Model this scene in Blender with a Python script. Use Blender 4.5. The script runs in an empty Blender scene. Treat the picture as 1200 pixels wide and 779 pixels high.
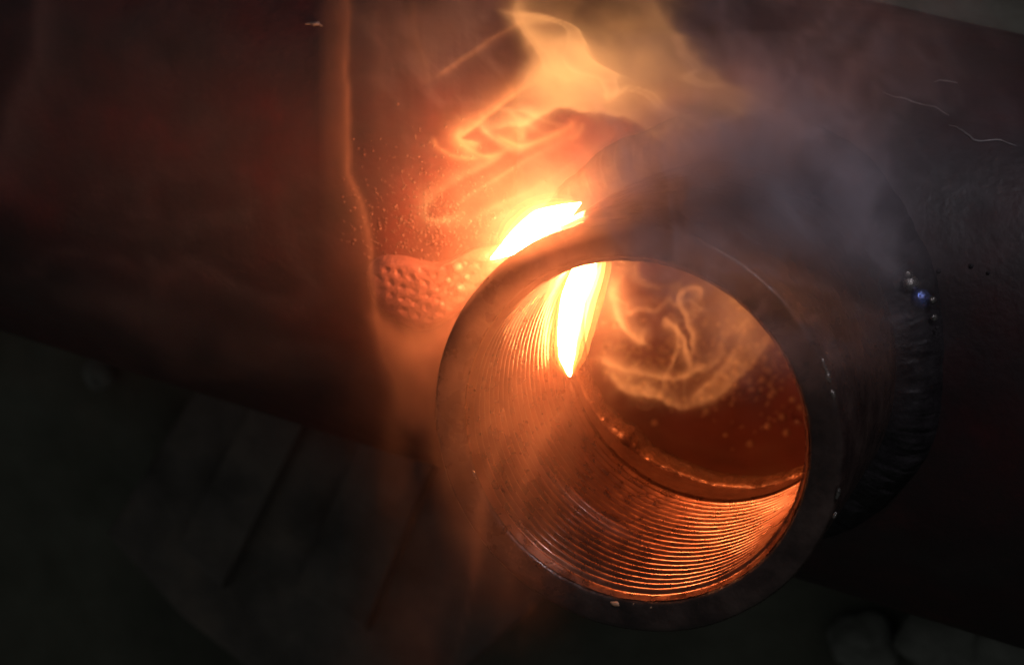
import bpy, math, random
import numpy as np
from mathutils import Matrix, Vector

sc = bpy.context.scene
col = sc.collection
MM = 0.001                                   # everything below is written in millimetres
random.seed(4); rng = np.random.default_rng(4)

# ------------------------------------------------------------------ camera, world, light, exposure
CAM = np.array([115.45, 74.03, 343.46])      # socket axis = +Z, its foot on the pipe = origin
ROT = np.array([[0.9017693, 0.16244788, 0.40052818],
                [-0.24650961, 0.95448931, 0.16787842],
                [-0.35502837, -0.25012165, 0.90077412]])
FPX = 2420.44
cd = bpy.data.cameras.new('camera'); cam = bpy.data.objects.new('camera', cd); col.objects.link(cam)
m4 = np.eye(4); m4[:3, :3] = ROT; m4[:3, 3] = CAM * MM
cam.matrix_world = Matrix(m4.tolist())
cd.sensor_width = 36; cd.lens = FPX / 1200 * 36
cd.clip_start = 0.005; cd.clip_end = 50
cd.dof.use_dof = True; cd.dof.focus_distance = 0.345; cd.dof.aperture_fstop = 22
sc.camera = cam

w = bpy.data.worlds.new('World'); sc.world = w; w.use_nodes = True
bg = w.node_tree.nodes['Background']; bg.inputs[0].default_value = (0.93, 0.95, 0.90, 1); bg.inputs[1].default_value = 0.055

def area(name, loc, target, size, power, colr):
    ld = bpy.data.lights.new(name, 'AREA'); ld.size = size * MM; ld.energy = power; ld.color = colr
    o = bpy.data.objects.new(name, ld); col.objects.link(o)
    o.location = Vector(loc) * MM
    o.rotation_euler = (Vector(target) - Vector(loc)).to_track_quat('-Z', 'Y').to_euler()
    return o
# the workshop's dim cool lamp, far up on the right
area('workshop_lamp', (650, 640, 440), (0, 0, 0), 40, 2.7, (0.97, 0.90, 1.0))

vs = sc.view_settings
vs.view_transform = 'Standard'; vs.look = 'None'; vs.exposure = 0.0; vs.gamma = 1.0
sc.render.engine = 'CYCLES'
cy = sc.cycles
cy.use_denoising = True
cy.use_adaptive_sampling = True; cy.adaptive_threshold = 0.04
cy.max_bounces = 3; cy.diffuse_bounces = 2; cy.glossy_bounces = 2; cy.volume_bounces = 1
cy.transparent_max_bounces = 64
cy.sample_clamp_indirect = 4.0
cy.caustics_reflective = False; cy.caustics_refractive = False

# ------------------------------------------------------------------ helpers
PHI = -0.4445; RP = 57.66; WALL = 5.0
U = np.array([math.cos(PHI), math.sin(PHI)]); V = np.array([-math.sin(PHI), math.cos(PHI)])
L = 49.1

def px(x, y, z):
    """the point at height z (mm) that the photograph shows at pixel x, y"""
    x = np.asarray(x, float); y = np.asarray(y, float); z = np.asarray(z, float)
    d = np.stack([(x - 600) / FPX, -(y - 389.5) / FPX, -np.ones_like(x)], -1) @ ROT.T
    t = (z - CAM[2]) / d[..., 2]
    return CAM + d * t[..., None]

def on_pipe(x, y, R=RP):
    """the point of the pipe's outside at pixel x, y"""
    d = np.array([(x - 600) / FPX, -(y - 389.5) / FPX, -1.0]) @ ROT.T
    o = np.array([CAM[:2] @ V, CAM[2] + RP]); dd = np.array([d[:2] @ V, d[2]])
    a = dd @ dd; b = 2 * o @ dd; c = o @ o - R * R
    t = (-b - math.sqrt(max(b * b - 4 * a * c, 0))) / (2 * a)
    return CAM + d * t

def pipe_normal(p):
    v = p[:2] @ V; n = np.array([v * V[0], v * V[1], p[2] + RP]); return n / np.linalg.norm(n)

def hash3(i, j, k):
    h = (i * 374761393 + j * 668265263 + k * 2147483647 + 1013904223) & 0xFFFFFFFF
    h = ((h ^ (h >> 13)) * 1274126177) & 0xFFFFFFFF
    h = ((h ^ (h >> 16)) * 2246822519) & 0xFFFFFFFF
    return ((h ^ (h >> 15)) & 0xFFFF) / 32767.5 - 1
def vnoise(x, y, z=0.0):
    x, y, z = np.broadcast_arrays(np.asarray(x, float), np.asarray(y, float), np.asarray(z, float))
    i, j, k = (np.floor(q).astype(np.int64) for q in (x, y, z))
    f, g, h = x - i, y - j, z - k
    f, g, h = (q * q * q * (q * (q * 6 - 15) + 10) for q in (f, g, h))
    r = 0
    for a in (0, 1):
        for b in (0, 1):
            for c in (0, 1):
                r = r + hash3(i + a, j + b, k + c) * (f if a else 1 - f) * (g if b else 1 - g) * (h if c else 1 - h)
    return r
def fbm(x, y, z=0.0, n=4):
    r = 0; a = 1.0
    for q in range(n):
        r = r + a * vnoise(x * 2 ** q + 17.3 * q, y * 2 ** q - 9.1 * q, z * 2 ** q + 5.7 * q); a *= 0.5
    return r / 1.6

def mesh(name, verts, faces, mat, parent=None, smooth=True):
    me = bpy.data.meshes.new(name)
    me.from_pydata((np.asarray(verts, float) * MM).tolist(), [], faces)
    if smooth: me.polygons.foreach_set('use_smooth', [True] * len(me.polygons))
    me.materials.append(mat); me.update()
    o = bpy.data.objects.new(name, me); col.objects.link(o)
    if parent: o.parent = parent
    return o
def tag(o, label=None, cat=None, group=None, kind=None):
    if label: o['label'] = label
    if cat: o['category'] = cat
    if group: o['group'] = group
    if kind: o['kind'] = kind
    return o
def empty(name, loc=(0, 0, 0)):
    o = bpy.data.objects.new(name, None); col.objects.link(o); o.location = Vector(loc) * MM
    o.empty_display_size = 0.01
    return o
def grid_faces(nu, nv, wu=False, wv=False, off=0, flip=False):
    f = []
    for i in range(nu if wu else nu - 1):
        for j in range(nv if wv else nv - 1):
            a, b = i * nv + j, ((i + 1) % nu) * nv + j
            c, d = ((i + 1) % nu) * nv + (j + 1) % nv, i * nv + (j + 1) % nv
            q = (off + a, off + b, off + c, off + d)
            f.append(q[::-1] if flip else q)
    return f

# ------------------------------------------------------------------ materials
def material(name):
    m = bpy.data.materials.new(name); m.use_nodes = True
    nt = m.node_tree; nt.nodes.clear()
    out = nt.nodes.new('ShaderNodeOutputMaterial')
    return m, nt, out
def nd(nt, kind, **kw):
    n = nt.nodes.new(kind)
    for k, v in kw.items():
        if k in n.inputs.keys(): n.inputs[k].default_value = v
        else: setattr(n, k, v)
    return n
def surface(name, cols, scale, rough=(0.4, 0.7), metal=0.0, bump=0.0, bscale=None, spec=0.5, detail=6, bdist=0.0004, coat=0.0, fine=None):
    """mottled procedural surface: noise picks between the colours, a second noise gives relief"""
    m, nt, out = material(name)
    tc = nd(nt, 'ShaderNodeTexCoord')
    n1 = nd(nt, 'ShaderNodeTexNoise', Scale=scale, Detail=detail, Roughness=0.6)
    nt.links.new(tc.outputs['Object'], n1.inputs['Vector'])
    cr = nd(nt, 'ShaderNodeValToRGB')
    el = cr.color_ramp.elements
    for k, c in enumerate(cols):
        pos = 0.3 + 0.4 * k / max(1, len(cols) - 1)
        e = el[k] if k < 2 else el.new(pos)
        e.position = pos; e.color = (*c, 1)
    nt.links.new(n1.outputs['Fac'], cr.inputs['Fac'])
    bs = nd(nt, 'ShaderNodeBsdfPrincipled', Metallic=metal)
    bs.inputs['Specular IOR Level'].default_value = spec
    bs.inputs['Coat Weight'].default_value = coat
    bs.inputs['Coat Roughness'].default_value = 0.12
    nt.links.new(cr.outputs['Color'], bs.inputs['Base Color'])
    n2 = nd(nt, 'ShaderNodeTexNoise', Scale=scale * 2.3, Detail=5)
    nt.links.new(tc.outputs['Object'], n2.inputs['Vector'])
    mr = nd(nt, 'ShaderNodeMapRange')
    mr.inputs['From Min'].default_value = 0.3; mr.inputs['From Max'].default_value = 0.7
    mr.inputs['To Min'].default_value = rough[0]; mr.inputs['To Max'].default_value = rough[1]
    nt.links.new(n2.outputs['Fac'], mr.inputs['Value']); nt.links.new(mr.outputs['Result'], bs.inputs['Roughness'])
    if bump:
        n3 = nd(nt, 'ShaderNodeTexNoise', Scale=bscale or scale * 4, Detail=6)
        nt.links.new(tc.outputs['Object'], n3.inputs['Vector'])
        b = nd(nt, 'ShaderNodeBump', Strength=bump, Distance=bdist)
        nt.links.new(n3.outputs['Fac'], b.inputs['Height']); nt.links.new(b.outputs['Normal'], bs.inputs['Normal'])
    nt.links.new(bs.outputs[0], out.inputs['Surface'])
    return m
M = {}
M['paint'] = surface('red_oxide_paint', [(0.005, 0.005, 0.006), (0.014, 0.006, 0.007), (0.022, 0.005, 0.006), (0.044, 0.006, 0.007)], 42, (0.38, 0.65), 0, 0.28, 700, 0.3)
M['blister'] = surface('blistered_paint', [(0.016, 0.006, 0.006), (0.045, 0.013, 0.011)], 300, (0.55, 0.85), 0, 0.3, 2500, 0.3)
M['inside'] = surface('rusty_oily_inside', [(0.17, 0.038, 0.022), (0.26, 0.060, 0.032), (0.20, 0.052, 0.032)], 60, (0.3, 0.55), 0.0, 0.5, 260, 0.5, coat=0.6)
M['edge'] = surface('torch_cut_edge', [(0.13, 0.05, 0.03), (0.34, 0.15, 0.08)], 400, (0.10, 0.35), 0.5, 0.9, 1100, 0.6, bdist=0.0006, coat=0.5)
M['steel'] = surface('dark_steel', [(0.014, 0.010, 0.010), (0.042, 0.027, 0.024), (0.075, 0.050, 0.043)], 150, (0.14, 0.5), 0.35, 0.55, 700)
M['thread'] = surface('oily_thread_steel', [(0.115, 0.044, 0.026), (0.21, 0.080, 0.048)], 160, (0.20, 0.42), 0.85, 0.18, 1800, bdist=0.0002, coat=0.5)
M['bore'] = surface('scaly_bore', [(0.09, 0.032, 0.02), (0.17, 0.062, 0.036)], 250, (0.3, 0.5), 0.2, 0.6, 900)
M['weld'] = surface('weld_metal', [(0.006, 0.005, 0.006), (0.022, 0.02, 0.022)], 300, (0.3, 0.6), 0.0, 0.5, 1200, 0.12)
M['rough_weld'] = surface('scaled_weld', [(0.10, 0.034, 0.026), (0.16, 0.058, 0.044)], 420, (0.4, 0.7), 0.0, 0.6, 1600)
M['scratch'] = surface('bare_scratch', [(0.08, 0.07, 0.07), (0.20, 0.18, 0.18)], 400, (0.3, 0.5), 0.3)
M['ground'] = surface('dark_floor', [(0.035, 0.038, 0.027), (0.08, 0.083, 0.063), (0.13, 0.137, 0.11)], 14, (0.7, 0.95), 0, 0.6, 90, bdist=0.003)
M['support'] = surface('support_steel', [(0.04, 0.034, 0.03), (0.085, 0.072, 0.064), (0.15, 0.12, 0.10)], 45, (0.4, 0.75), 0.1, 0.7, 180, bdist=0.001)
M['bright'] = surface('spatter_and_glint', [(0.10, 0.095, 0.09), (0.4, 0.38, 0.36)], 1200, (0.15, 0.35), 0.9, 0.9, 1600)  # spatter metal, also lent to bumps that paint lamp glints on the rim
M['blued'] = surface('heat_blued_steel', [(0.05, 0.12, 0.5), (0.25, 0.3, 0.6)], 900, (0.12, 0.3), 0.9, 0.8, 1500)
M['glint'] = surface('drop_and_glint', [(0.5, 0.26, 0.15), (0.75, 0.42, 0.26)], 400, (0.05, 0.2), 0.2)  # drop colour, also lent to bumps that paint flame glints on the rim
M['stone'] = surface('grey_stone', [(0.10, 0.105, 0.095), (0.22, 0.23, 0.21)], 60, (0.7, 0.95), 0, 0.6, 260, bdist=0.001)

def volume(name, density, color=(0.86, 0.80, 0.76), aniso=0.6):
    m, nt, out = material(name)
    v = nd(nt, 'ShaderNodeVolumePrincipled', Density=density, Anisotropy=aniso)
    v.inputs['Color'].default_value = (*color, 1)
    nt.links.new(v.outputs[0], out.inputs['Volume'])
    m.cycles.homogeneous_volume = True
    return m
M['smoke'] = volume('smoke_air', 130, (0.94, 0.74, 0.58))
M['bright_smoke'] = volume('bright_smoke_air', 130, (0.88, 0.97, 0.88))
M['mouth_smoke'] = volume('mouth_smoke_air', 170, (0.97, 0.88, 0.74), 0.0)
M['thin_smoke'] = volume('thin_smoke_air', 20, (0.62, 0.60, 0.92), 0.1)
M['red_smoke'] = volume('reddish_smoke_air', 120, (0.90, 0.56, 0.46))
M['grey_smoke'] = volume('grey_smoke_air', 130, (0.80, 0.71, 0.80), 0.0)

def flame_core(name, strength):
    m, nt, out = material(name)
    e = nd(nt, 'ShaderNodeEmission', Strength=strength); e.inputs[0].default_value = (1.0, 0.345, 0.11, 1)
    nt.links.new(e.outputs[0], out.inputs['Surface'])
    return m
def flame_veil(name, strength):
    m, nt, out = material(name)
    e = nd(nt, 'ShaderNodeEmission', Strength=strength); e.inputs[0].default_value = (1.0, 0.33, 0.07, 1)
    nt.links.new(e.outputs[0], out.inputs['Volume'])
    m.cycles.homogeneous_volume = True
    return m

# ------------------------------------------------------------------ setting: floor
n = 61
q = np.linspace(-1, 1, n); q = np.sign(q) * np.abs(q) ** 1.5 * 1500
gx, gy = np.meshgrid(q, q, indexing='ij')
gz = -162 + 3.0 * fbm(gx / 60, gy / 60, 3)
tag(mesh('ground', np.stack([gx, gy, gz], -1).reshape(-1, 3), grid_faces(n, n), M['ground']), kind='structure')

# ------------------------------------------------------------------ the pipe with its welded socket
pipe = empty('steel_pipe', (0, 0, -2 * RP))
tag(pipe, 'dark red painted steel pipe with a threaded socket welded on, smoking and burning', 'pipe')
OFF = np.array([0, 0, 2 * RP])
def part(name, verts, faces, mat, parent=pipe, smooth=True):
    off = OFF if parent is pipe else OFF
    return mesh(name, np.asarray(verts, float) + off, faces, mat, parent, smooth)

def cyl(s, a, R):
    """point on a cylinder round the pipe axis: s along, a angle from the top"""
    v = R * np.sin(a); z = R * np.cos(a) - RP
    return np.stack([s * U[0] + v * V[0], s * U[1] + v * V[1], z + 0 * s], -1)

def pipe_sheet(R, ss, aa, hole, relief, flip):
    S, A = np.meshgrid(ss, aa, indexing='ij')
    top = np.cos(A) > 0
    vv = R * np.sin(A); r = np.hypot(S, vv)
    inside = (r < hole) & top
    r2 = np.maximum(r, 1e-6)
    near = inside & (r > hole - 3.2)
    k = np.where(near, hole / r2, 1.0)
    S = S * k; vv2 = vv * k
    A = np.where(top & near, np.arcsin(np.clip(vv2 / R, -1, 1)), A)
    Rr = R + (relief(S, A) if relief else 0)
    P = cyl(S, A, Rr).reshape(-1, 3)
    drop = (inside & ~near).reshape(-1)
    F = [f for f in grid_faces(len(ss), len(aa), wv=True, flip=flip) if not any(drop[i] for i in f)]
    return P, F
ss = np.concatenate([np.linspace(-420, -130, 30)[:-1], np.arange(-130, 100, 1.2), np.linspace(100, 420, 34)])
aa = np.concatenate([np.linspace(-1.45, 1.45, 140), np.linspace(1.45, 2 * math.pi - 1.45, 40)[1:-1]])
def relief(S, A):
    a = 0.22 * fbm(S / 22, A * RP / 22, 1.0)                       # dents and runs
    d = np.hypot((S + 40) / 26, (A * RP - 16) / 22)
    return a + 0.35 * np.exp(-d ** 2) * fbm(S / 1.9, A * RP / 1.9, 2.0, 2)   # scorched skin by the flame
P, F = pipe_sheet(RP, ss, aa, 31.0, relief, True)
wall = part('pipe_wall', P, F, M['paint'])
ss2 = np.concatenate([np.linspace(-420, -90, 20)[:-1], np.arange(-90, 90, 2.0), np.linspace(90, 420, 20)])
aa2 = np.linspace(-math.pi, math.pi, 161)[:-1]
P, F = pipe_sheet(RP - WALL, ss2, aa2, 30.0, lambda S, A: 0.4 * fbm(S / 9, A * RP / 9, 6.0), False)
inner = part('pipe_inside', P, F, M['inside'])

def zs(v, R=RP):
    return np.sqrt(np.maximum(R * R - v * v, 0)) - RP

# torch cut lip under the socket, a ragged ring that closes the pipe's wall
NT = 360
th = np.linspace(0, 2 * math.pi, NT, endpoint=False)
cx, sx = np.cos(th), np.sin(th); vdir = cx * V[0] + sx * V[1]
rag = 0.28 * fbm(cx * 4.5, sx * 4.5, 2) + 0.35 * fbm(cx * 16, sx * 16, 5)
rows = []
for r, kind, bulge in ((31.5, 'o', 0.6), (28.4, 'o', 0.8), (27.1, 'o', 0.7), (26.75, 'o', 0.1), (26.5, 'm', -1.4), (26.5, 'm', -3.4), (26.8, 'i', -0.2), (28.5, 'i', 0), (31.5, 'i', 0.0)):
    rr = r + (rag if r < 28 else 0) - (1.6 * np.exp(-((th - math.radians(212)) / 0.10) ** 2) if r < 27.5 else 0)
    v = rr * vdir
    if kind == 'i': z = zs(v, RP - WALL) + bulge
    else: z = zs(v) + bulge + (0.35 * fbm(cx * 14, sx * 14, r) if r < 28.5 else 0) + (1.3 * np.exp(-((th - math.radians(212)) / 0.08) ** 2) if r < 27.5 else 0)
    rows.append(np.stack([rr * cx, rr * sx, z], -1))
part('cut_edge', np.concatenate(rows), grid_faces(len(rows), NT, wv=True, flip=True), M['edge'], wall)

# socket body: outside wall down on the pipe, rim, chamfer, plain bore at the foot
def lathe(profile, nt=256):
    t = np.linspace(0, 2 * math.pi, nt, endpoint=False); c, s = np.cos(t), np.sin(t)
    vd = c * V[0] + s * V[1]
    out = []
    for r, z in profile:
        rr = r + 0.10 * fbm(c * 3, s * 3, (z or 0) * 0.13)
        zz = zs(rr * vd) - 0.6 if z is None else z + 0.06 * fbm(c * 9, s * 9, r)
        out.append(np.stack([rr * c, rr * s, zz + 0 * c], -1))
    return np.concatenate(out), grid_faces(len(out), nt, wv=True)
prof = [(33.6, None)] + [(33.6, z) for z in (2, 10, 20, 30, 40, 46, 47.8)] + [(33.45, 48.5), (33.0, 48.95), (32.4, L), (31.2, L), (29.2, L), (28.75, 48.95), (28.45, 48.7), (28.3, 48.4), (28.25, 48.2)]
P, F = lathe(prof)
sock = part('socket', P, F, M['steel'])
sock['label'] = 'dark steel threaded socket with a thick round rim'
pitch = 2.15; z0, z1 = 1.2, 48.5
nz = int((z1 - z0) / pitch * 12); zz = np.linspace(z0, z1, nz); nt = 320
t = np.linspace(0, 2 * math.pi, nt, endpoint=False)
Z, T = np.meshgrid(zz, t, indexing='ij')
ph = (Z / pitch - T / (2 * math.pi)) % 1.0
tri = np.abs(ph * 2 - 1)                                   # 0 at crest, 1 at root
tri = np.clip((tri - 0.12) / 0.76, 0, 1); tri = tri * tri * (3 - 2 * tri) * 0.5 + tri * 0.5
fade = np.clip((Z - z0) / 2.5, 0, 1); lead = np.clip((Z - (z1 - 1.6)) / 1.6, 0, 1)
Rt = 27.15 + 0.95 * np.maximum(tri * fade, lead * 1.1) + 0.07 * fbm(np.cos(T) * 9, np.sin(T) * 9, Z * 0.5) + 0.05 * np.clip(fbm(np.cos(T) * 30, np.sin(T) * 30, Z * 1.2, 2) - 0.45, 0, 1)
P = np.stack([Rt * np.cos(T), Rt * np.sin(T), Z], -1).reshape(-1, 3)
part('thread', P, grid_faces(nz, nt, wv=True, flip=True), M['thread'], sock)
P, F = lathe([(27.15, 1.3), (27.2, 0.2), (27.4, None), (27.5, -9.0)])
part('plain_bore', P, F, M['bore'], sock)

# pale bumps added on the rim to stand in for glints of light
def glint_bumps(spots_, mat, zc):
    for x, y, a_, b_, r_ in spots_:
        p = px(np.array(float(x)), np.array(float(y)), np.array(zc)); rad = np.array([p[0], p[1], 0]); rad /= np.linalg.norm(rad)
        tan = np.array([-rad[1], rad[0], 0]); vv = []
        for i in range(7):
            q = math.pi * i / 6
            for j in range(8):
                h = math.pi * j / 4; k = 1 + 0.35 * float(vnoise(i * 0.9, j * 0.9, x))
                vv.append(p + tan * a_ * math.cos(q) * k + rad * b_ * math.sin(q) * math.cos(h) * k + np.array([0, 0, r_ * math.sin(q) * math.sin(h) * k]))
        part('rim_glint', vv, grid_faces(7, 8, wv=True), mat, sock)
glint_bumps([(966, 428, 1.6, 0.30, 0.3), (971, 442, 1.0, 0.45, 0.3), (976, 462, 0.8, 0.4, 0.3), (982, 578, 0.9, 0.3, 0.3), (978, 604, 0.5, 0.25, 0.25), (556, 556, 0.9, 0.25, 0.25)], M['bright'], 48.9)
glint_bumps([(722, 706, 0.9, 0.5, 0.5), (764, 711, 0.8, 0.3, 0.4), (818, 707, 0.35, 0.3, 0.3), (846, 700, 0.5, 0.3, 0.3), (742, 708, 0.3, 0.3, 0.3)], M['glint'], 48.8)
# fillet weld round the foot of the socket, one ripple after another
NT = 900; t = np.linspace(0, 2 * math.pi, NT, endpoint=False); c, s = np.cos(t), np.sin(t); vd = c * V[0] + s * V[1]
rip = ((t * 62 / (2 * math.pi) + 0.9 * fbm(c * 5, s * 5, 4)) % 1.0) ** 0.6 * (0.6 + 0.7 * fbm(c * 7, s * 7, 8))
rows = []
wob = 0.9 * fbm(c * 6, s * 6, 1) ; K = 12
for k in range(K):
    a = k / (K - 1)
    ro, ho = 7.5 + wob, 7.0 + 0.7 * fbm(c * 5, s * 5, 9)
    br = 34 - 0.4 + a * ro
    base = zs(br * vd)
    bz = (1 - a) * (ho + zs(34 * vd)) + a * (base - 0.4)
    bul = math.sin(math.pi * a) * (1.3 + 0.55 * rip + 0.5 * fbm(c * 22, s * 22, a * 3))
    rr = br + 0.7 * bul; z = bz + 0.75 * bul
    z = np.maximum(z, base - 0.5)
    rows.append(np.stack([rr * c, rr * s, z], -1))
bead = part('weld_bead', np.concatenate(rows), grid_faces(K, NT, wv=True), M['weld'])
bead['label'] = 'dark glossy rippled weld bead round the foot of the socket'

# dimpled patch of scaled weld left of the socket, beside the outer flame
def patch(name, outline, height, mat, relief, n=56, m=150):
    c0 = np.mean(outline, 0); o = np.array(outline, float)
    seg = np.linspace(0, len(o), m, endpoint=False); i = seg.astype(int); f = (seg - i)[:, None]
    p0, p1, p2, p3 = o[i - 1], o[i % len(o)], o[(i + 1) % len(o)], o[(i + 2) % len(o)]
    cur = 0.5 * (2 * p1 + (p2 - p0) * f + (2 * p0 - 5 * p1 + 4 * p2 - p3) * f ** 2 + (3 * p1 - p0 - 3 * p2 + p3) * f ** 3)
    vs_ = []
    for k in range(n):
        a = (k + 0.3) / (n - 1 + 0.3)
        for x, y in c0 + (cur - c0) * a:
            p = on_pipe(x, y); nn = pipe_normal(p)
            h = height * (1 - a ** 7) - 0.6 * (a ** 12)
            vs_.append(p + nn * (h + relief(x, y) * (1 - a ** 5)))
    return np.array(vs_), grid_faces(n, m, wv=True, flip=True)
def dimples(x, y):
    gx, gy = (x * 0.94 + y * 0.34) / 16.0, (-x * 0.34 + y * 0.94) / 13.0
    gx += 0.5 * (math.floor(gy) % 2)
    gx += 0.25 * float(vnoise(x / 30, y / 30, 1)); gy += 0.25 * float(vnoise(x / 30, y / 30, 4))
    fx, fy = gx % 1 - 0.5, gy % 1 - 0.5
    return -0.42 * math.exp(-(fx * fx + fy * fy) / 0.045) + 0.16 * float(fbm(x / 9, y / 9, 2, 3))
P, F = patch('weld_patch', [(427, 322), (437, 354), (462, 376), (492, 389), (522, 378), (556, 352), (590, 322), (600, 290), (560, 288), (515, 306), (470, 298), (440, 300)], 2.6, M['rough_weld'], dimples)
pt = part('weld_patch', P, F, M['rough_weld'])
pt['label'] = 'rough dimpled patch of weld on the pipe left of the socket'

# small domes joined into one mesh
def domes(spots, nseg=7):
    vv, ff = [], []
    for p, nrm, r, h in spots:
        nrm = np.asarray(nrm); a = np.cross(nrm, (0.3, 0.9, 0.2)); a /= np.linalg.norm(a); b = np.cross(nrm, a)
        o = len(vv)
        for lev, (q, zz) in enumerate(((1.0, -0.25), (0.85, 0.45), (0.5, 0.85))):
            for k in range(nseg):
                t = 2 * math.pi * k / nseg + lev * 0.4
                vv.append(p + r * q * (math.cos(t) * a + math.sin(t) * b) + h * zz * nrm)
        vv.append(p + h * nrm)
        for lev in range(2):
            for k in range(nseg):
                ff.append((o + lev * nseg + k, o + lev * nseg + (k + 1) % nseg, o + (lev + 1) * nseg + (k + 1) % nseg, o + (lev + 1) * nseg + k))
        for k in range(nseg): ff.append((o + 2 * nseg + k, o + 2 * nseg + (k + 1) % nseg, o + 3 * nseg))
    return vv, ff
spots = []
while len(spots) < 1400:
    x, y = random.gauss(500, 62), random.gauss(255, 45)
    if x > 640 or y > 350 or x < 392 + 0.1 * abs(y - 250): continue
    p = on_pipe(x, y)
    if np.hypot(p[0], p[1]) < 40: continue
    r = (0.10 + 0.24 * random.random() ** 2.2) * (1.25 if y > 240 else 1)
    spots.append((p, pipe_normal(p), r, r * random.uniform(0.5, 1.0)))
P, F = domes(spots)
tag(part('paint_blister', P, F, M['blister'], wall), 'fine blisters in the scorched paint beside the flame', kind='stuff')
# bright chips of slag by the outer flame
for x, y, r in ((542, 311, 1.25), (545, 334, 1.2), (536, 340, 0.8), (531, 325, 0.7), (552, 322, 0.8), (524, 352, 0.7)):
    p = on_pipe(x, y) + 2.4 * pipe_normal(on_pipe(x, y))
    P, F = domes([(p, pipe_normal(p), r, r * 1.1)], 10)
    part('slag_bead', P, F, M['rough_weld'])
# spatter balls on and round the weld on the shaded side
for x, y, r in ((1066, 333, 1.7), (1078, 350, 1.9), (1092, 352, 0.8), (1094, 372, 0.7), (1072, 395, 1.5), (1080, 400, 1.0), (1100, 318, 0.45), (1138, 312, 0.5), (1158, 320, 0.4), (1098, 384, 0.4), (1064, 322, 0.9)):
    p = on_pipe(x, y)
    if np.hypot(p[0], p[1]) < 41.5: p = px(np.array(x), np.array(y), np.array(1.5))
    P, F = domes([(p, pipe_normal(p), r, r * 1.2)], 9)
    part('spatter', P, F, M['blued'] if (x, y) == (1078, 350) else M['bright'] if x < 1097 else M['weld'])

# spatter and drops on the far inside of the pipe
def on_inside(x, y):
    d = np.array([(x - 600) / FPX, -(y - 389.5) / FPX, -1.0]) @ ROT.T
    R = RP - WALL
    o = np.array([CAM[:2] @ V, CAM[2] + RP]); dd = np.array([d[:2] @ V, d[2]])
    a = dd @ dd; b = 2 * o @ dd; c_ = o @ o - R * R
    t_ = (-b + math.sqrt(max(b * b - 4 * a * c_, 0))) / (2 * a)
    return CAM + d * t_
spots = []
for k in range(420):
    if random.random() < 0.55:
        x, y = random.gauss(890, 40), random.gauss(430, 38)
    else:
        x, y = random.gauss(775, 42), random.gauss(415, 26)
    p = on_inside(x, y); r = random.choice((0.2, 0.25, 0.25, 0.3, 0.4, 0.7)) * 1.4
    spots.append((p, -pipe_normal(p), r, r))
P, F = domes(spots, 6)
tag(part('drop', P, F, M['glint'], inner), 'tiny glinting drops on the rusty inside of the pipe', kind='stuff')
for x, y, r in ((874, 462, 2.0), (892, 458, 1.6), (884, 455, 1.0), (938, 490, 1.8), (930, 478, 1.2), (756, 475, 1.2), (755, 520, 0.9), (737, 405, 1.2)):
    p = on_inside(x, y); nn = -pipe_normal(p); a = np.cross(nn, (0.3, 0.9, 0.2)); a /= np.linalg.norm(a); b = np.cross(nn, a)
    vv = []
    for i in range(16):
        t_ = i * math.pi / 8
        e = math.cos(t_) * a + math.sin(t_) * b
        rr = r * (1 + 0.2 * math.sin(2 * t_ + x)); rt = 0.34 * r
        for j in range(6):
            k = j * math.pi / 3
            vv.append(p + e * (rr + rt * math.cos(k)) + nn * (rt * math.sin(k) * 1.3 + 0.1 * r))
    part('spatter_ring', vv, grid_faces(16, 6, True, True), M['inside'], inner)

# pale scratches and a chip in the paint, upper right and upper left
def strand(pts, r, mat, name, parent, lift=0.12):
    o = np.array(pts, float); vv = []; m = (len(o) - 1) * 8 + 1
    sg = np.linspace(0, len(o) - 1, m); cur = np.stack([np.interp(sg, range(len(o)), o[:, 0]), np.interp(sg, range(len(o)), o[:, 1])], 1)
    cur += np.stack([1.3 * vnoise(sg * 2.3, 3.1, pts[0][0]), 1.8 * vnoise(sg * 2.1, 8.4, pts[0][1])], 1)
    ps = np.array([on_pipe(x, y) for x, y in cur])
    for k in range(m):
        tg = ps[min(k + 1, m - 1)] - ps[max(k - 1, 0)]; tg /= np.linalg.norm(tg) + 1e-9
        nn = pipe_normal(ps[k]); sd = np.cross(nn, tg)
        rr = r * (0.35 + 0.65 * math.sin(math.pi * (k + .5) / m)) * (1 + 0.5 * float(vnoise(k * 0.7, 1.5, 2)))
        for j in range(6):
            a = j * math.pi / 3
            vv.append(ps[k] + sd * rr * math.cos(a) + nn * (rr * 0.5 * math.sin(a) + lift))
    part(name, vv, grid_faces(m, 6, wv=True), mat, parent)
strand([(1034, 110), (1060, 117), (1090, 124), (1112, 136)], 0.20, M['scratch'], 'scratch', wall)
strand([(1112, 146), (1128, 152), (1140, 165), (1165, 164), (1192, 172)], 0.22, M['scratch'], 'scratch', wall)
strand([(1095, 96), (1108, 94), (1122, 98)], 0.18, M['scratch'], 'scratch', wall)
strand([(358, 30), (368, 27), (378, 31)], 0.35, M['scratch'], 'paint_chip', wall)

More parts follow.
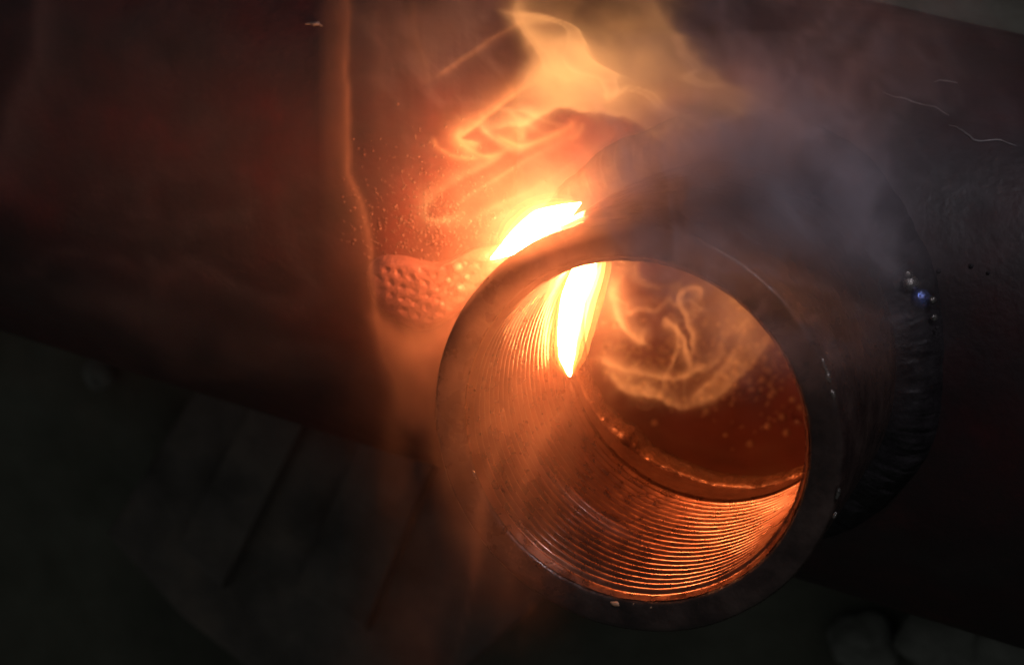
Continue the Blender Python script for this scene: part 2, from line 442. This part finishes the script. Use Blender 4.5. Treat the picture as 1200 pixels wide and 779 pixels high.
# ------------------------------------------------------------------ what the pipe lies on
def box(v, f, u0, u1, v0, v1, za, zb, bev=1.2, skew=0.0):
    o = len(v)
    for z, q in ((za, 0), (zb - bev, 0), (zb, bev)):
        for uu, ww in ((u0 + q, v0 + q), (u1 - q, v0 + q), (u1 - q, v1 - q), (u0 + q, v1 - q)):
            uu = uu + skew * ww
            v.append((uu * U[0] + ww * V[0], uu * U[1] + ww * V[1], z))
    for l in (0, 4):
        for k in range(4): f.append((o + l + k, o + l + (k + 1) % 4, o + l + 4 + (k + 1) % 4, o + l + 4 + k))
    f.append((o + 8, o + 9, o + 10, o + 11)); f.append((o + 3, o + 2, o + 1, o))
sup = empty('support_plate', (0, 0, -163))
tag(sup, 'dark slanting steel plate with raised strips under the pipe, lower left', 'support')
def prism(corners, zlo, zhi, bev):
    c_ = np.array([px(np.array(float(x)), np.array(float(y)), np.array(-118.0)) for x, y in corners])[:, :2]
    mid_ = c_.mean(0); k = len(c_); v = []
    for z, q in ((zlo, 0), (zhi - bev, 0), (zhi - 0.3 * bev, 0.35), (zhi, 1.0)):
        for p in c_:
            d_ = mid_ - p; v.append(tuple(p + d_ / np.linalg.norm(d_) * q * bev) + (z,))
    f = [(r * k + i, r * k + (i + 1) % k, (r + 1) * k + (i + 1) % k, (r + 1) * k + i) for r in range(3) for i in range(k)]
    f.append(tuple(range(3 * k, 4 * k))); f.append(tuple(range(k))[::-1])
    return np.array(v) + [0, 0, 163], [g[::-1] for g in f]
for nm, cs, za, zb, bv in (('plate', [(340, 260), (112, 632), (200, 730), (420, 900), (640, 700), (600, 400)], -163, -121, 4),
                           ('strip', [(372, 330), (210, 640), (262, 690), (428, 360)], -121.2, -115.8, 3),
                           ('strip', [(480, 380), (345, 690), (430, 740), (560, 420)], -121.2, -115.8, 3)):
    v, f = prism(cs, za, zb, bv); mesh(nm, v, f, M['support'], sup, smooth=False)
for (x, y, r, lab) in ((1112, 755, 11, 'pale lump of stone at the lower right edge of the pipe'), (1005, 765, 8, 'small dull stone below the pipe, left of the paler stone'), (1192, 770, 13, 'stone cut off by the lower right corner'), (97, 448, 4.5, 'small pale stone at the left below the pipe')):
    c0 = px(np.array(x), np.array(y), np.array(-152.0))
    nu, nv_ = 18, 28; vv = []
    for i in range(nu):
        a = math.pi * i / (nu - 1)
        for j in range(nv_):
            b = 2 * math.pi * j / nv_
            d = np.array([math.sin(a) * math.cos(b), math.sin(a) * math.sin(b), math.cos(a)])
            k = r * (1 + 0.34 * float(fbm(*(d * 1.3 + x), 2)) + 0.16 * abs(float(vnoise(*(d * 3.1 + x)))))
            vv.append(d * k * (1.1, 0.9, 0.8) + [0, 0, r * 0.55])
    o = mesh('stone', vv, grid_faces(nu, nv_, wv=True), M['stone']); o.location = Vector((c0[0], c0[1], -163)) * MM
    tag(o, lab, 'stone', 'stones on the floor')

# ------------------------------------------------------------------ flames
def tongue(name, path, radii, mat, parent, seed, nseg=28, m=48, squash=1.0):
    p = np.array(path); tt = np.linspace(0, len(p) - 1, m)
    c_ = np.stack([np.interp(tt, range(len(p)), p[:, k]) for k in range(3)], 1)
    for _ in range(6): c_[1:-1] = (c_[:-2] + 2 * c_[1:-1] + c_[2:]) / 4
    r = np.interp(tt, range(len(radii)), radii)
    for _ in range(4): r[1:-1] = (r[:-2] + 2 * r[1:-1] + r[2:]) / 4
    vv = []
    for k in range(m):
        tg = c_[min(k + 1, m - 1)] - c_[max(k - 1, 0)]; tg /= np.linalg.norm(tg)
        a = np.cross(tg, (0.2, 0.1, 1)); a /= np.linalg.norm(a); b = np.cross(tg, a)
        for j in range(nseg):
            h = 2 * math.pi * j / nseg
            q = r[k] * (1 + 0.15 * float(fbm(math.cos(h) * 1.6 + seed, math.sin(h) * 1.6, k * 0.11, 3)))
            vv.append(c_[k] + a * q * math.cos(h) + b * q * math.sin(h) * squash)
    f = grid_faces(m, nseg, wv=True) + [tuple(range(nseg))[::-1], tuple(range((m - 1) * nseg, m * nseg))]
    return mesh(name, np.array(vv) - FO, f, mat, parent)
P1 = lambda x, y, z: px(np.array(float(x)), np.array(float(y)), np.array(float(z)))
M['core_outer'] = flame_core('outer_flame_core', 720); M['core_inner'] = flame_core('inner_flame_core', 150)
VEILS = [(0.35, flame_veil('flame_veil_near', 170)), (0.9, flame_veil('flame_veil_mid', 70)), (1.7, flame_veil('flame_veil_far', 26)), (3.0, flame_veil('flame_veil_faint', 8))]  # nested glowing shells added to give the flames the soft edge of bloom
for nm, lab, pts, rad, core in (
    ('flame', 'bright flame licking up outside the socket behind its rim', [(576, 303, 4), (597, 290, 7), (618, 276, 10), (638, 264, 13), (658, 251, 17), (680, 238, 21)], [0.12, 1.4, 2.6, 2.8, 1.7, 0.12], 'core_outer'),
    ('flame', 'tall bright flame standing inside the mouth of the socket', [(668, 440, 14), (664, 420, 15), (665, 388, 17), (672, 350, 20), (686, 310, 24), (700, 272, 28)], [0.25, 1.25, 1.8, 2.05, 1.85, 0.5], 'core_inner')):
    FO = P1(*pts[0]); e = empty(nm, FO); tag(e, lab, 'flame', 'flames at the socket')
    path = [P1(*p) for p in pts]
    tongue('core', path, rad, M[core], e, 3.0)
    for k, (dr, vm) in enumerate(VEILS): tongue('veil', path, [r + dr * min(1, 0.12 + r / max(rad)) for r in rad], vm, e, 3.0 + k)

# ------------------------------------------------------------------ smoke
def spline(pts, m=90):
    o = np.array(pts, float); o = np.vstack([2 * o[0] - o[1], o, 2 * o[-1] - o[-2]])
    nseg = len(o) - 3; tt = np.linspace(0, nseg - 1e-6, m); i = tt.astype(int); f = (tt - i)[:, None]
    a, b, c_, d = o[i], o[i + 1], o[i + 2], o[i + 3]
    return 0.5 * (2 * b + (c_ - a) * f + (2 * a - 5 * b + 4 * c_ - d) * f ** 2 + (3 * b - a - 3 * c_ + d) * f ** 3)
def stroke(X, Y, pts, wl, wr, amp=1.0, ends=0.18, soft=False):
    """a fold of smoke along a line: falls off over wl to the left of its run, over wr to the right"""
    c_ = spline(pts); best = np.full(X.shape, 1e9); sgn = np.zeros(X.shape); tt = np.zeros(X.shape)
    for k in range(len(c_) - 1):
        ax, ay = c_[k]; dx, dy = c_[k + 1] - c_[k]; l2 = dx * dx + dy * dy + 1e-9
        s_ = np.clip(((X - ax) * dx + (Y - ay) * dy) / l2, 0, 1)
        ex, ey = X - ax - s_ * dx, Y - ay - s_ * dy
        d2 = ex * ex + ey * ey; m_ = d2 < best
        best = np.where(m_, d2, best); sgn = np.where(m_, dx * ey - dy * ex, sgn); tt = np.where(m_, (k + s_) / (len(c_) - 1), tt)
    d = np.sqrt(best); wd = np.where(sgn < 0, wl, wr)
    e = np.clip(tt / ends, 0, 1) * np.clip((1 - tt) / ends, 0, 1)
    e = e * e * (3 - 2 * e)
    q = d / wd
    return amp * e * (np.exp(-q * q) if soft else np.exp(-q * 1.2) * (1 - np.exp(-8 / (q + 1e-3) / 8)))
def blob(X, Y, cx_, cy_, rx, ry, rot=0, amp=1.0, p=1.0):
    c_, s_ = math.cos(math.radians(rot)), math.sin(math.radians(rot))
    x, y = ((X - cx_) * c_ + (Y - cy_) * s_) / rx, (-(X - cx_) * s_ + (Y - cy_) * c_) / ry
    return amp * np.exp(-(x * x + y * y) ** p)
def inside(X, Y, poly, soft):
    """soft-edged area bounded by a closed curve"""
    c_ = spline(list(poly) + [poly[0]], 120); best = np.full(X.shape, 1e9); wn = np.zeros(X.shape)
    for k in range(len(c_) - 1):
        ax, ay = c_[k]; bx, by = c_[k + 1]; dx, dy = bx - ax, by - ay
        s_ = np.clip(((X - ax) * dx + (Y - ay) * dy) / (dx * dx + dy * dy + 1e-9), 0, 1)
        best = np.minimum(best, (X - ax - s_ * dx) ** 2 + (Y - ay - s_ * dy) ** 2)
        cr = (ay <= Y) != (by <= Y)
        xi = ax + (Y - ay) / (dy if abs(dy) > 1e-9 else 1e-9) * dx
        wn = wn + np.where(cr & (X < xi), 1, 0)
    d = np.sqrt(best) * np.where(wn % 2 == 1, 1, -1)
    q = np.clip(d / soft * 0.5 + 0.5, 0, 1)
    return q * q * (3 - 2 * q), d
def warp(X, Y, amp, sc_, seed):
    return X + amp * fbm(X / sc_, Y / sc_, seed, 3), Y + amp * fbm(X / sc_, Y / sc_, seed + 31.7, 3)
def streaks(X, Y, ang, lw, ll, seed, lo=0.35):
    c_, s_ = math.cos(math.radians(ang)), math.sin(math.radians(ang))
    a, b = X * c_ + Y * s_, -X * s_ + Y * c_
    return np.clip(lo + (1 - lo) * (0.5 + 0.9 * fbm(a / ll, b / lw, seed, 4)), 0.02, 2)
def slab(name, label, x0, x1, y0, y1, step, zf, field, mat, zmax=12.0, tpow=1.0):
    """a drifting bank of smoke: a closed body whose depth at each place is what the field says, in mm"""
    nx, ny = int((x1 - x0) / step) + 1, int((y1 - y0) / step) + 1
    X, Y = np.meshgrid(np.linspace(x0, x1, nx), np.linspace(y0, y1, ny), indexing='ij')
    Z = zf(X, Y); H = np.clip(field(X, Y), 0, zmax)
    ex = np.minimum(np.minimum(X - x0, x1 - X), np.minimum(Y - y0, y1 - Y)) / 14.0
    H = H * np.clip(ex, 0, 1) if True else H
    THR = 0.006
    H[0] = H[-1] = 0; H[:, 0] = H[:, -1] = 0
    ok = H > THR
    cell = ok[:-1, :-1] & ok[1:, :-1] & ok[1:, 1:] & ok[:-1, 1:]
    k3 = np.zeros((nx + 1, ny + 1), bool); k3[1:nx, 1:ny] = cell            # drop specks under 2 x 2 cells
    b2 = k3[:-1, :-1] & k3[1:, :-1] & k3[1:, 1:] & k3[:-1, 1:]
    k4 = np.zeros_like(k3); k4[:-1, :-1] |= b2; k4[1:, :-1] |= b2; k4[1:, 1:] |= b2; k4[:-1, 1:] |= b2
    cell = k4[1:nx, 1:ny]
    mid = px(X, Y, Z).reshape(-1, 3)
    vw = (CAM - mid); vw /= np.linalg.norm(vw, axis=1)[:, None]
    nv = 0.5 * vw + 0.5 * np.array([0, 0, 1.0])
    h = np.maximum(H, THR).reshape(-1)
    top = mid + nv * (h * 0.5)[:, None]; bot = mid - nv * (h * 0.5)[:, None]
    N = nx * ny
    F = []; C2 = np.zeros((nx + 1, ny + 1), bool); C2[1:nx, 1:ny] = cell
    for i, j in zip(*np.nonzero(cell)):
        q = (i * ny + j, (i + 1) * ny + j, (i + 1) * ny + j + 1, i * ny + j + 1)
        F.append((q[2], q[1], q[0])); F.append((q[3], q[2], q[0]))            # same diagonal above and below
        F.append((q[0] + N, q[1] + N, q[2] + N)); F.append((q[0] + N, q[2] + N, q[3] + N))
        for k, (di, dj) in enumerate(((0, -1), (1, 0), (0, 1), (-1, 0))):
            if not C2[i + 1 + di, j + 1 + dj]:
                a_, b_ = q[k], q[(k + 1) % 4]
                F.append((a_, b_, b_ + N)); F.append((a_, b_ + N, a_ + N))
    used = np.unique(np.array([k for f in F for k in f], int))
    remap = -np.ones(2 * N, int); remap[used] = np.arange(len(used))
    VV = np.concatenate([top, bot])[used]
    F = [tuple(int(remap[k]) for k in f) for f in F]
    o = mesh(name, VV, F, mat)
    tag(o, label, 'smoke', kind='stuff')
    return o

def ridges(X, Y, sx_, sy_, ang, seed, wa=0.9, power=5.0):
    """sheets of laminar smoke seen edge-on: bright thin folds of a twice-warped field"""
    c_, s_ = math.cos(math.radians(ang)), math.sin(math.radians(ang))
    a, b = (X * c_ + Y * s_) / sx_, (-X * s_ + Y * c_) / sy_
    a2 = a + wa * fbm(a * 0.6, b * 0.6, seed, 3); b2 = b + wa * fbm(a * 0.6 + 9.2, b * 0.6, seed + 4, 3)
    a3 = a2 + 0.4 * wa * vnoise(a2 * 1.7, b2 * 1.7, seed + 8); b3 = b2 + 0.4 * wa * vnoise(a2 * 1.7, b2 * 1.7, seed + 12)
    f_ = vnoise(a3, b3, seed + 20) + 0.35 * vnoise(a3 * 2.1, b3 * 2.1, seed + 24)
    return np.clip(1 - np.abs(f_) * 1.3, 0, 1) ** power
# the bright billow over the flames
def billow(X, Y):
    X0, Y0 = X, Y
    X, Y = warp(X, Y, 12, 60, 1.0); X, Y = warp(X, Y, 4, 18, 1.5)
    a, d = inside(X, Y, [(592, -40), (600, 30), (622, 66), (612, 96), (588, 126), (544, 155), (575, 166), (606, 166), (630, 142), (668, 131), (720, 134), (750, 148), (776, 172), (800, 180), (815, 158), (850, 142), (905, 130), (852, 104), (822, 72), (790, 38), (768, -40)], 26)
    core = blob(X, Y, 705, 82, 86, 40, 5) * 1.5 + blob(X, Y, 668, 72, 42, 30, 0) * 0.9
    rg = ridges(X0, Y0, 100, 36, 24, 3.0, 1.0, 4.5)
    up = np.clip((Y0 + 75) / 110, 0.4, 1)
    h = a * up * (core * (3.6 + 4.2 * rg) + 1.0 + 3.6 * rg)
    h += a * np.exp(-np.abs(d) / 5) * 0.9 * up
    h += stroke(X, Y, [(752, -30), (782, 30), (812, 66), (850, 100), (905, 132)], 12, 40, 1.8)
    h += stroke(X, Y, [(905, 134), (850, 140), (812, 152), (780, 140), (745, 120)], 4, 24, 2.0)
    h += stroke(X, Y, [(600, -20), (604, 30), (630, 66), (660, 92), (720, 104)], 20, 4, 2.2)
    h += stroke(X, Y, [(560, 158), (620, 138), (668, 127), (722, 131), (760, 152), (786, 186)], 20, 3, 4.0)
    q = np.clip((Y0 - 0.10 * (X0 - 640) - 88) / 55, 0, 1); h = h * (1 - 0.72 * q * q * (3 - 2 * q))
    return h
slab('smoke', 'bright golden billow of smoke above the outer flame', 480, 940, -30, 215, 2.5, lambda X, Y: 44 + 0.01 * (235 - Y) + 3 * fbm(X / 90, Y / 90, 2), billow, M['bright_smoke'], 22)
def curls(X, Y):
    X, Y = warp(X, Y, 3, 40, 2.0)
    h = 0
    h = h + stroke(X, Y, [(640, 92), (600, 112), (566, 140), (545, 156), (540, 163), (552, 166), (566, 170)], 2.5, 18, 3.2)
    h = h + stroke(X, Y, [(575, 153), (598, 166), (614, 170), (640, 163), (662, 152), (670, 144), (664, 136)], 5, 9, 2.2)
    h = h + stroke(X, Y, [(650, 132), (624, 138), (614, 150), (612, 168)], 4, 10, 1.7)
    h = h + stroke(X, Y, [(546, 150), (536, 160), (548, 174), (570, 182), (590, 178)], 4, 6, 1.7)
    h = h + stroke(X, Y, [(505, 158), (516, 176), (540, 184), (566, 184)], 3.5, 5, 1.4)
    h = h + stroke(X, Y, [(684, 140), (682, 152), (672, 162), (664, 160)], 3.5, 6, 1.4)
    h = h + stroke(X, Y, [(504, 96), (530, 76), (566, 54), (600, 32), (620, 22)], 3, 5, 1.2)
    h = h + stroke(X, Y, [(484, -10), (490, 40), (500, 84), (506, 100)], 4, 16, 0.35)
    h = h + stroke(X, Y, [(770, 130), (785, 155), (782, 180), (768, 196)], 14, 6, 1.1)
    return 0.4 * h
slab('smoke', 'thin curling wisps of smoke at the left of the billow', 470, 830, -20, 215, 2.1, lambda X, Y: 41 + 0.01 * (235 - Y) + 3 * fbm(X / 60, Y / 60, 4), curls, M['smoke'])
# the lower tongue of smoke that leaves the flame to the left
def lower(X, Y):
    X0, Y0 = X, Y
    X, Y = warp(X, Y, 8, 55, 5.0); X, Y = warp(X, Y, 3, 16, 5.5)
    a, d = inside(X, Y, [(494, 256), (506, 236), (548, 204), (600, 176), (660, 150), (740, 160), (770, 186), (735, 214), (690, 240), (640, 250), (600, 252), (560, 250), (524, 254)], 26)
    rg = ridges(X0, Y0, 120, 20, -32, 6.0, 0.6, 4.0)
    h = a * (0.20 + 0.9 * rg + 0.9 * blob(X, Y, 690, 205, 70, 34, -30) + 0.35 * blob(X, Y, 560, 215, 60, 18, -32))
    h += stroke(X, Y, [(640, 168), (580, 188), (530, 216), (500, 244), (500, 258), (525, 256), (556, 236)], 4, 14, 1.3)
    return 0.2 * h
slab('smoke', 'streaked orange tongue of smoke drifting left from the outer flame', 470, 800, 130, 300, 2.4, lambda X, Y: 34 + 0.05 * (X - 640) + 3 * fbm(X / 60, Y / 60, 9), lower, M['bright_smoke'])
# the tall curtain left of the flame
def curtain(X, Y):
    X, Y = warp(X, Y, 11, 80, 8.0)
    h = stroke(X, Y, [(398, -40), (404, 20), (406, 90), (408, 160), (418, 210), (434, 262), (440, 320), (446, 380), (462, 440), (486, 500)], 7, 40, 1.2, 0.06)
    h = h + stroke(X, Y, [(404, -20), (408, 100), (414, 190), (432, 255), (440, 320), (446, 380), (466, 450)], 3, 6, 1.5)
    a, d = inside(X, Y, [(424, -60), (432, 170), (460, 270), (464, 370), (492, 480), (520, 420), (560, 330), (560, 200), (520, 100), (480, -60)], 44)
    h = h + a * 0.3 * streaks(X, Y, 88, 26, 200, 7.0, 0.3)
    h = h + 5.0 * inside(X, Y, [(440, 372), (452, 420), (482, 496), (510, 440), (532, 376), (500, 392)], 16)[0] * streaks(X, Y, 70, 20, 120, 9.0, 0.6)
    return 0.7 * h
slab('smoke', 'tall thin curtain of smoke with a bright left edge, left of the socket', 370, 620, -30, 540, 3.4, lambda X, Y: 14 + 0.01 * (300 - Y) + 3 * fbm(X / 80, Y / 120, 3), curtain, M['red_smoke'])
# dull grey bank on the right, over the weld
def bank(X, Y):
    X0, Y0 = X, Y
    X, Y = warp(X, Y, 26, 120, 12.0); X, Y = warp(X, Y, 8, 40, 12.5)
    h = blob(X, Y, 850, 230, 140, 115, 20) * 4.6 + blob(X, Y, 950, 225, 75, 90, -25) * 3.4 + blob(X, Y, 1030, 290, 60, 80, 0) * 1.0 + blob(X, Y, 760, 200, 90, 70, 0) * 2.0
    h = h * (0.45 + 0.5 * np.clip(0.5 + fbm(X0 / 60, Y0 / 60, 13.0, 4), 0, 2) + 0.45 * ridges(X0, Y0, 90, 60, 50, 14.0, 0.9, 4.0))
    h += stroke(X, Y, [(880, 130), (950, 160), (995, 205), (1000, 260), (975, 300)], 14, 44, 1.6)
    return 2.7 * h
slab('smoke', 'dull purple-grey bank of smoke hanging over the right side of the socket', 600, 1200, 30, 560, 6.0, lambda X, Y: 66 + 6 * fbm(X / 120, Y / 120, 15), bank, M['grey_smoke'])
# veil in front of the left side of the rim, trailing down
def veil(X, Y):
    X0, Y0 = X, Y
    X, Y = warp(X, Y, 18, 110, 17.0)
    h = blob(X, Y, 585, 470, 78, 150, 10) * 0.9 + blob(X, Y, 555, 670, 70, 150, 18) * 1.3 + blob(X, Y, 655, 420, 60, 120, 10) * 0.5
    h = h * (0.35 + 0.5 * streaks(X, Y, 103, 34, 240, 19.0, 0.35) + 0.7 * ridges(X0, Y0, 260, 60, 103, 18.0, 0.6, 3.0))
    h += stroke(X, Y, [(640, 360), (640, 460), (622, 560), (596, 660), (580, 800)], 28, 24, 0.5)
    return h
slab('smoke', 'thin reddish veil of smoke trailing down over the left of the rim', 330, 790, 180, 860, 6.0, lambda X, Y: 60 + 3 * fbm(X / 100, Y / 100, 21), veil, M['red_smoke'])
# smoke inside the mouth of the socket
def mouth(X, Y):
    X0, Y0 = X, Y
    X, Y = warp(X, Y, 8, 45, 23.0); X, Y = warp(X, Y, 2.5, 14, 23.5)
    a, d = inside(X, Y, [(700, 290), (690, 380), (706, 424), (750, 462), (800, 476), (850, 450), (905, 385), (910, 330), (820, 260)], 34)
    rg = ridges(X0, Y0, 60, 34, -55, 24.0, 0.9, 5.0)
    h = a * (0.04 + 0.65 * rg + (2.6 + 2.4 * rg) * blob(X, Y, 888, 350, 48, 56, 0) + 0.5 * blob(X, Y, 715, 350, 22, 70, 0))
    h += stroke(X, Y, [(700, 426), (745, 458), (800, 477), (850, 456), (890, 408), (908, 374)], 20, 5, 1.5)
    h += stroke(X, Y, [(690, 415), (740, 436), (800, 440), (850, 420)], 9, 4, 0.9)
    h += stroke(X, Y, [(806, 435), (812, 400), (806, 368), (796, 350), (804, 336), (820, 338), (826, 356)], 3, 7, 1.7)
    h += stroke(X, Y, [(774, 376), (790, 382), (802, 400), (808, 436)], 3, 8, 1.8)
    h += stroke(X, Y, [(724, 312), (720, 350), (736, 388), (768, 408)], 12, 5, 1.2)
    h += stroke(X, Y, [(800, 470), (840, 440), (866, 402), (880, 360)], 4, 12, 1.0)
    return h
slab('smoke', 'swirling orange smoke curled up inside the mouth of the socket', 660, 940, 240, 500, 2.2, lambda X, Y: 12 + 2.5 * fbm(X / 50, Y / 50, 27), mouth, M['mouth_smoke'])
# smoke along the foot of the bore and low in the pipe
def foot(X, Y):
    X, Y = warp(X, Y, 5, 50, 33.0)
    h = stroke(X, Y, [(676, 440), (704, 480), (740, 520), (790, 548), (850, 562), (905, 560), (960, 540)], 18, 5, 1.8)
    h += stroke(X, Y, [(690, 470), (760, 500), (850, 530), (940, 520)], 20, 30, 0.6)
    return h
slab('smoke', 'thin glowing smoke along the lower edge of the hole in the pipe', 650, 985, 400, 600, 2.5, lambda X, Y: -6 + 0 * X, foot, M['smoke'])
# faint drifting smoke over the left and the top
def faint(X, Y):
    X0, Y0 = X, Y
    X, Y = warp(X, Y, 40, 170, 41.0)
    h = stroke(X, Y, [(40, -60), (36, 60), (20, 160), (-20, 260)], 60, 14, 0.8, 0.3)
    h += blob(X, Y, 200, 140, 260, 170, 0) * 0.45
    h += blob(X, Y, 180, 320, 200, 120, 0) * 0.35 * (0.4 + ridges(X0, Y0, 150, 90, 10, 42.0, 1.2, 3.0))
    return 1.5 * h
slab('smoke', 'faint dull smoke drifting over the dark left of the pipe', -120, 520, -90, 560, 11.0, lambda X, Y: 50 + 5 * fbm(X / 160, Y / 160, 45), faint, M['thin_smoke'])
def upper(X, Y):
    X0, Y0 = X, Y
    X, Y = warp(X, Y, 20, 110, 51.0)
    h = stroke(X, Y, [(700, -60), (760, -10), (800, 50), (850, 100)], 40, 14, 1.2)
    h += stroke(X, Y, [(850, -40), (880, 40), (880, 110)], 24, 40, 0.8)
    h += blob(X, Y, 950, 50, 170, 110, 10) * 2.2 + blob(X, Y, 540, 60, 90, 110, 0) * 1.2 + blob(X, Y, 1100, 170, 120, 100, 0) * 1.0
    return h * (0.45 + 0.4 * np.clip(0.5 + fbm(X0 / 70, Y0 / 70, 53.0), 0, 2) + 0.5 * ridges(X0, Y0, 90, 60, 60, 54.0, 1.0, 3.0))
slab('smoke', 'thin haze of smoke rising behind the bright billow to the top right', 360, 1260, -90, 330, 9.0, lambda X, Y: 54 + 5 * fbm(X / 120, Y / 120, 55), upper, M['grey_smoke'])

# haze added round both flames to stand in for their lens bloom
M['bloom_haze'] = volume('bloom_haze_air', 14, (0.90, 0.42, 0.36))
def bloom_haze(X, Y):
    X, Y = warp(X, Y, 20, 130, 61.0)
    return (blob(X, Y, 640, 300, 200, 200, 0) * 5 + blob(X, Y, 655, 315, 62, 95, 25) * 5) * (0.75 + 0.4 * fbm(X / 90, Y / 90, 63.0))
slab('smoke', 'soft warm haze round the two flames, added for their bloom', -30, 1230, -120, 900, 14.0, lambda X, Y: 38 + 0 * X, bloom_haze, M['bloom_haze'], 60)

# warm haze added over the top of the rim in place of flame bloom
def rim_bloom(X, Y):
    X, Y = warp(X, Y, 10, 60, 71.0)
    h = blob(X, Y, 668, 288, 46, 58, 25) * 6.0 + blob(X, Y, 620, 330, 60, 40, -40) * 4.0 + blob(X, Y, 555, 400, 50, 90, 15) * 1.0 + blob(X, Y, 705, 235, 50, 60, 20) * 1.8
    return h * (0.7 + 0.5 * fbm(X / 40, Y / 40, 73.0))
slab('smoke', 'warm haze over the upper left of the rim between the flames, added as their bloom', 360, 880, 60, 700, 7.0, lambda X, Y: 68 + 2 * fbm(X / 60, Y / 60, 75), rim_bloom, M['red_smoke'], 18)
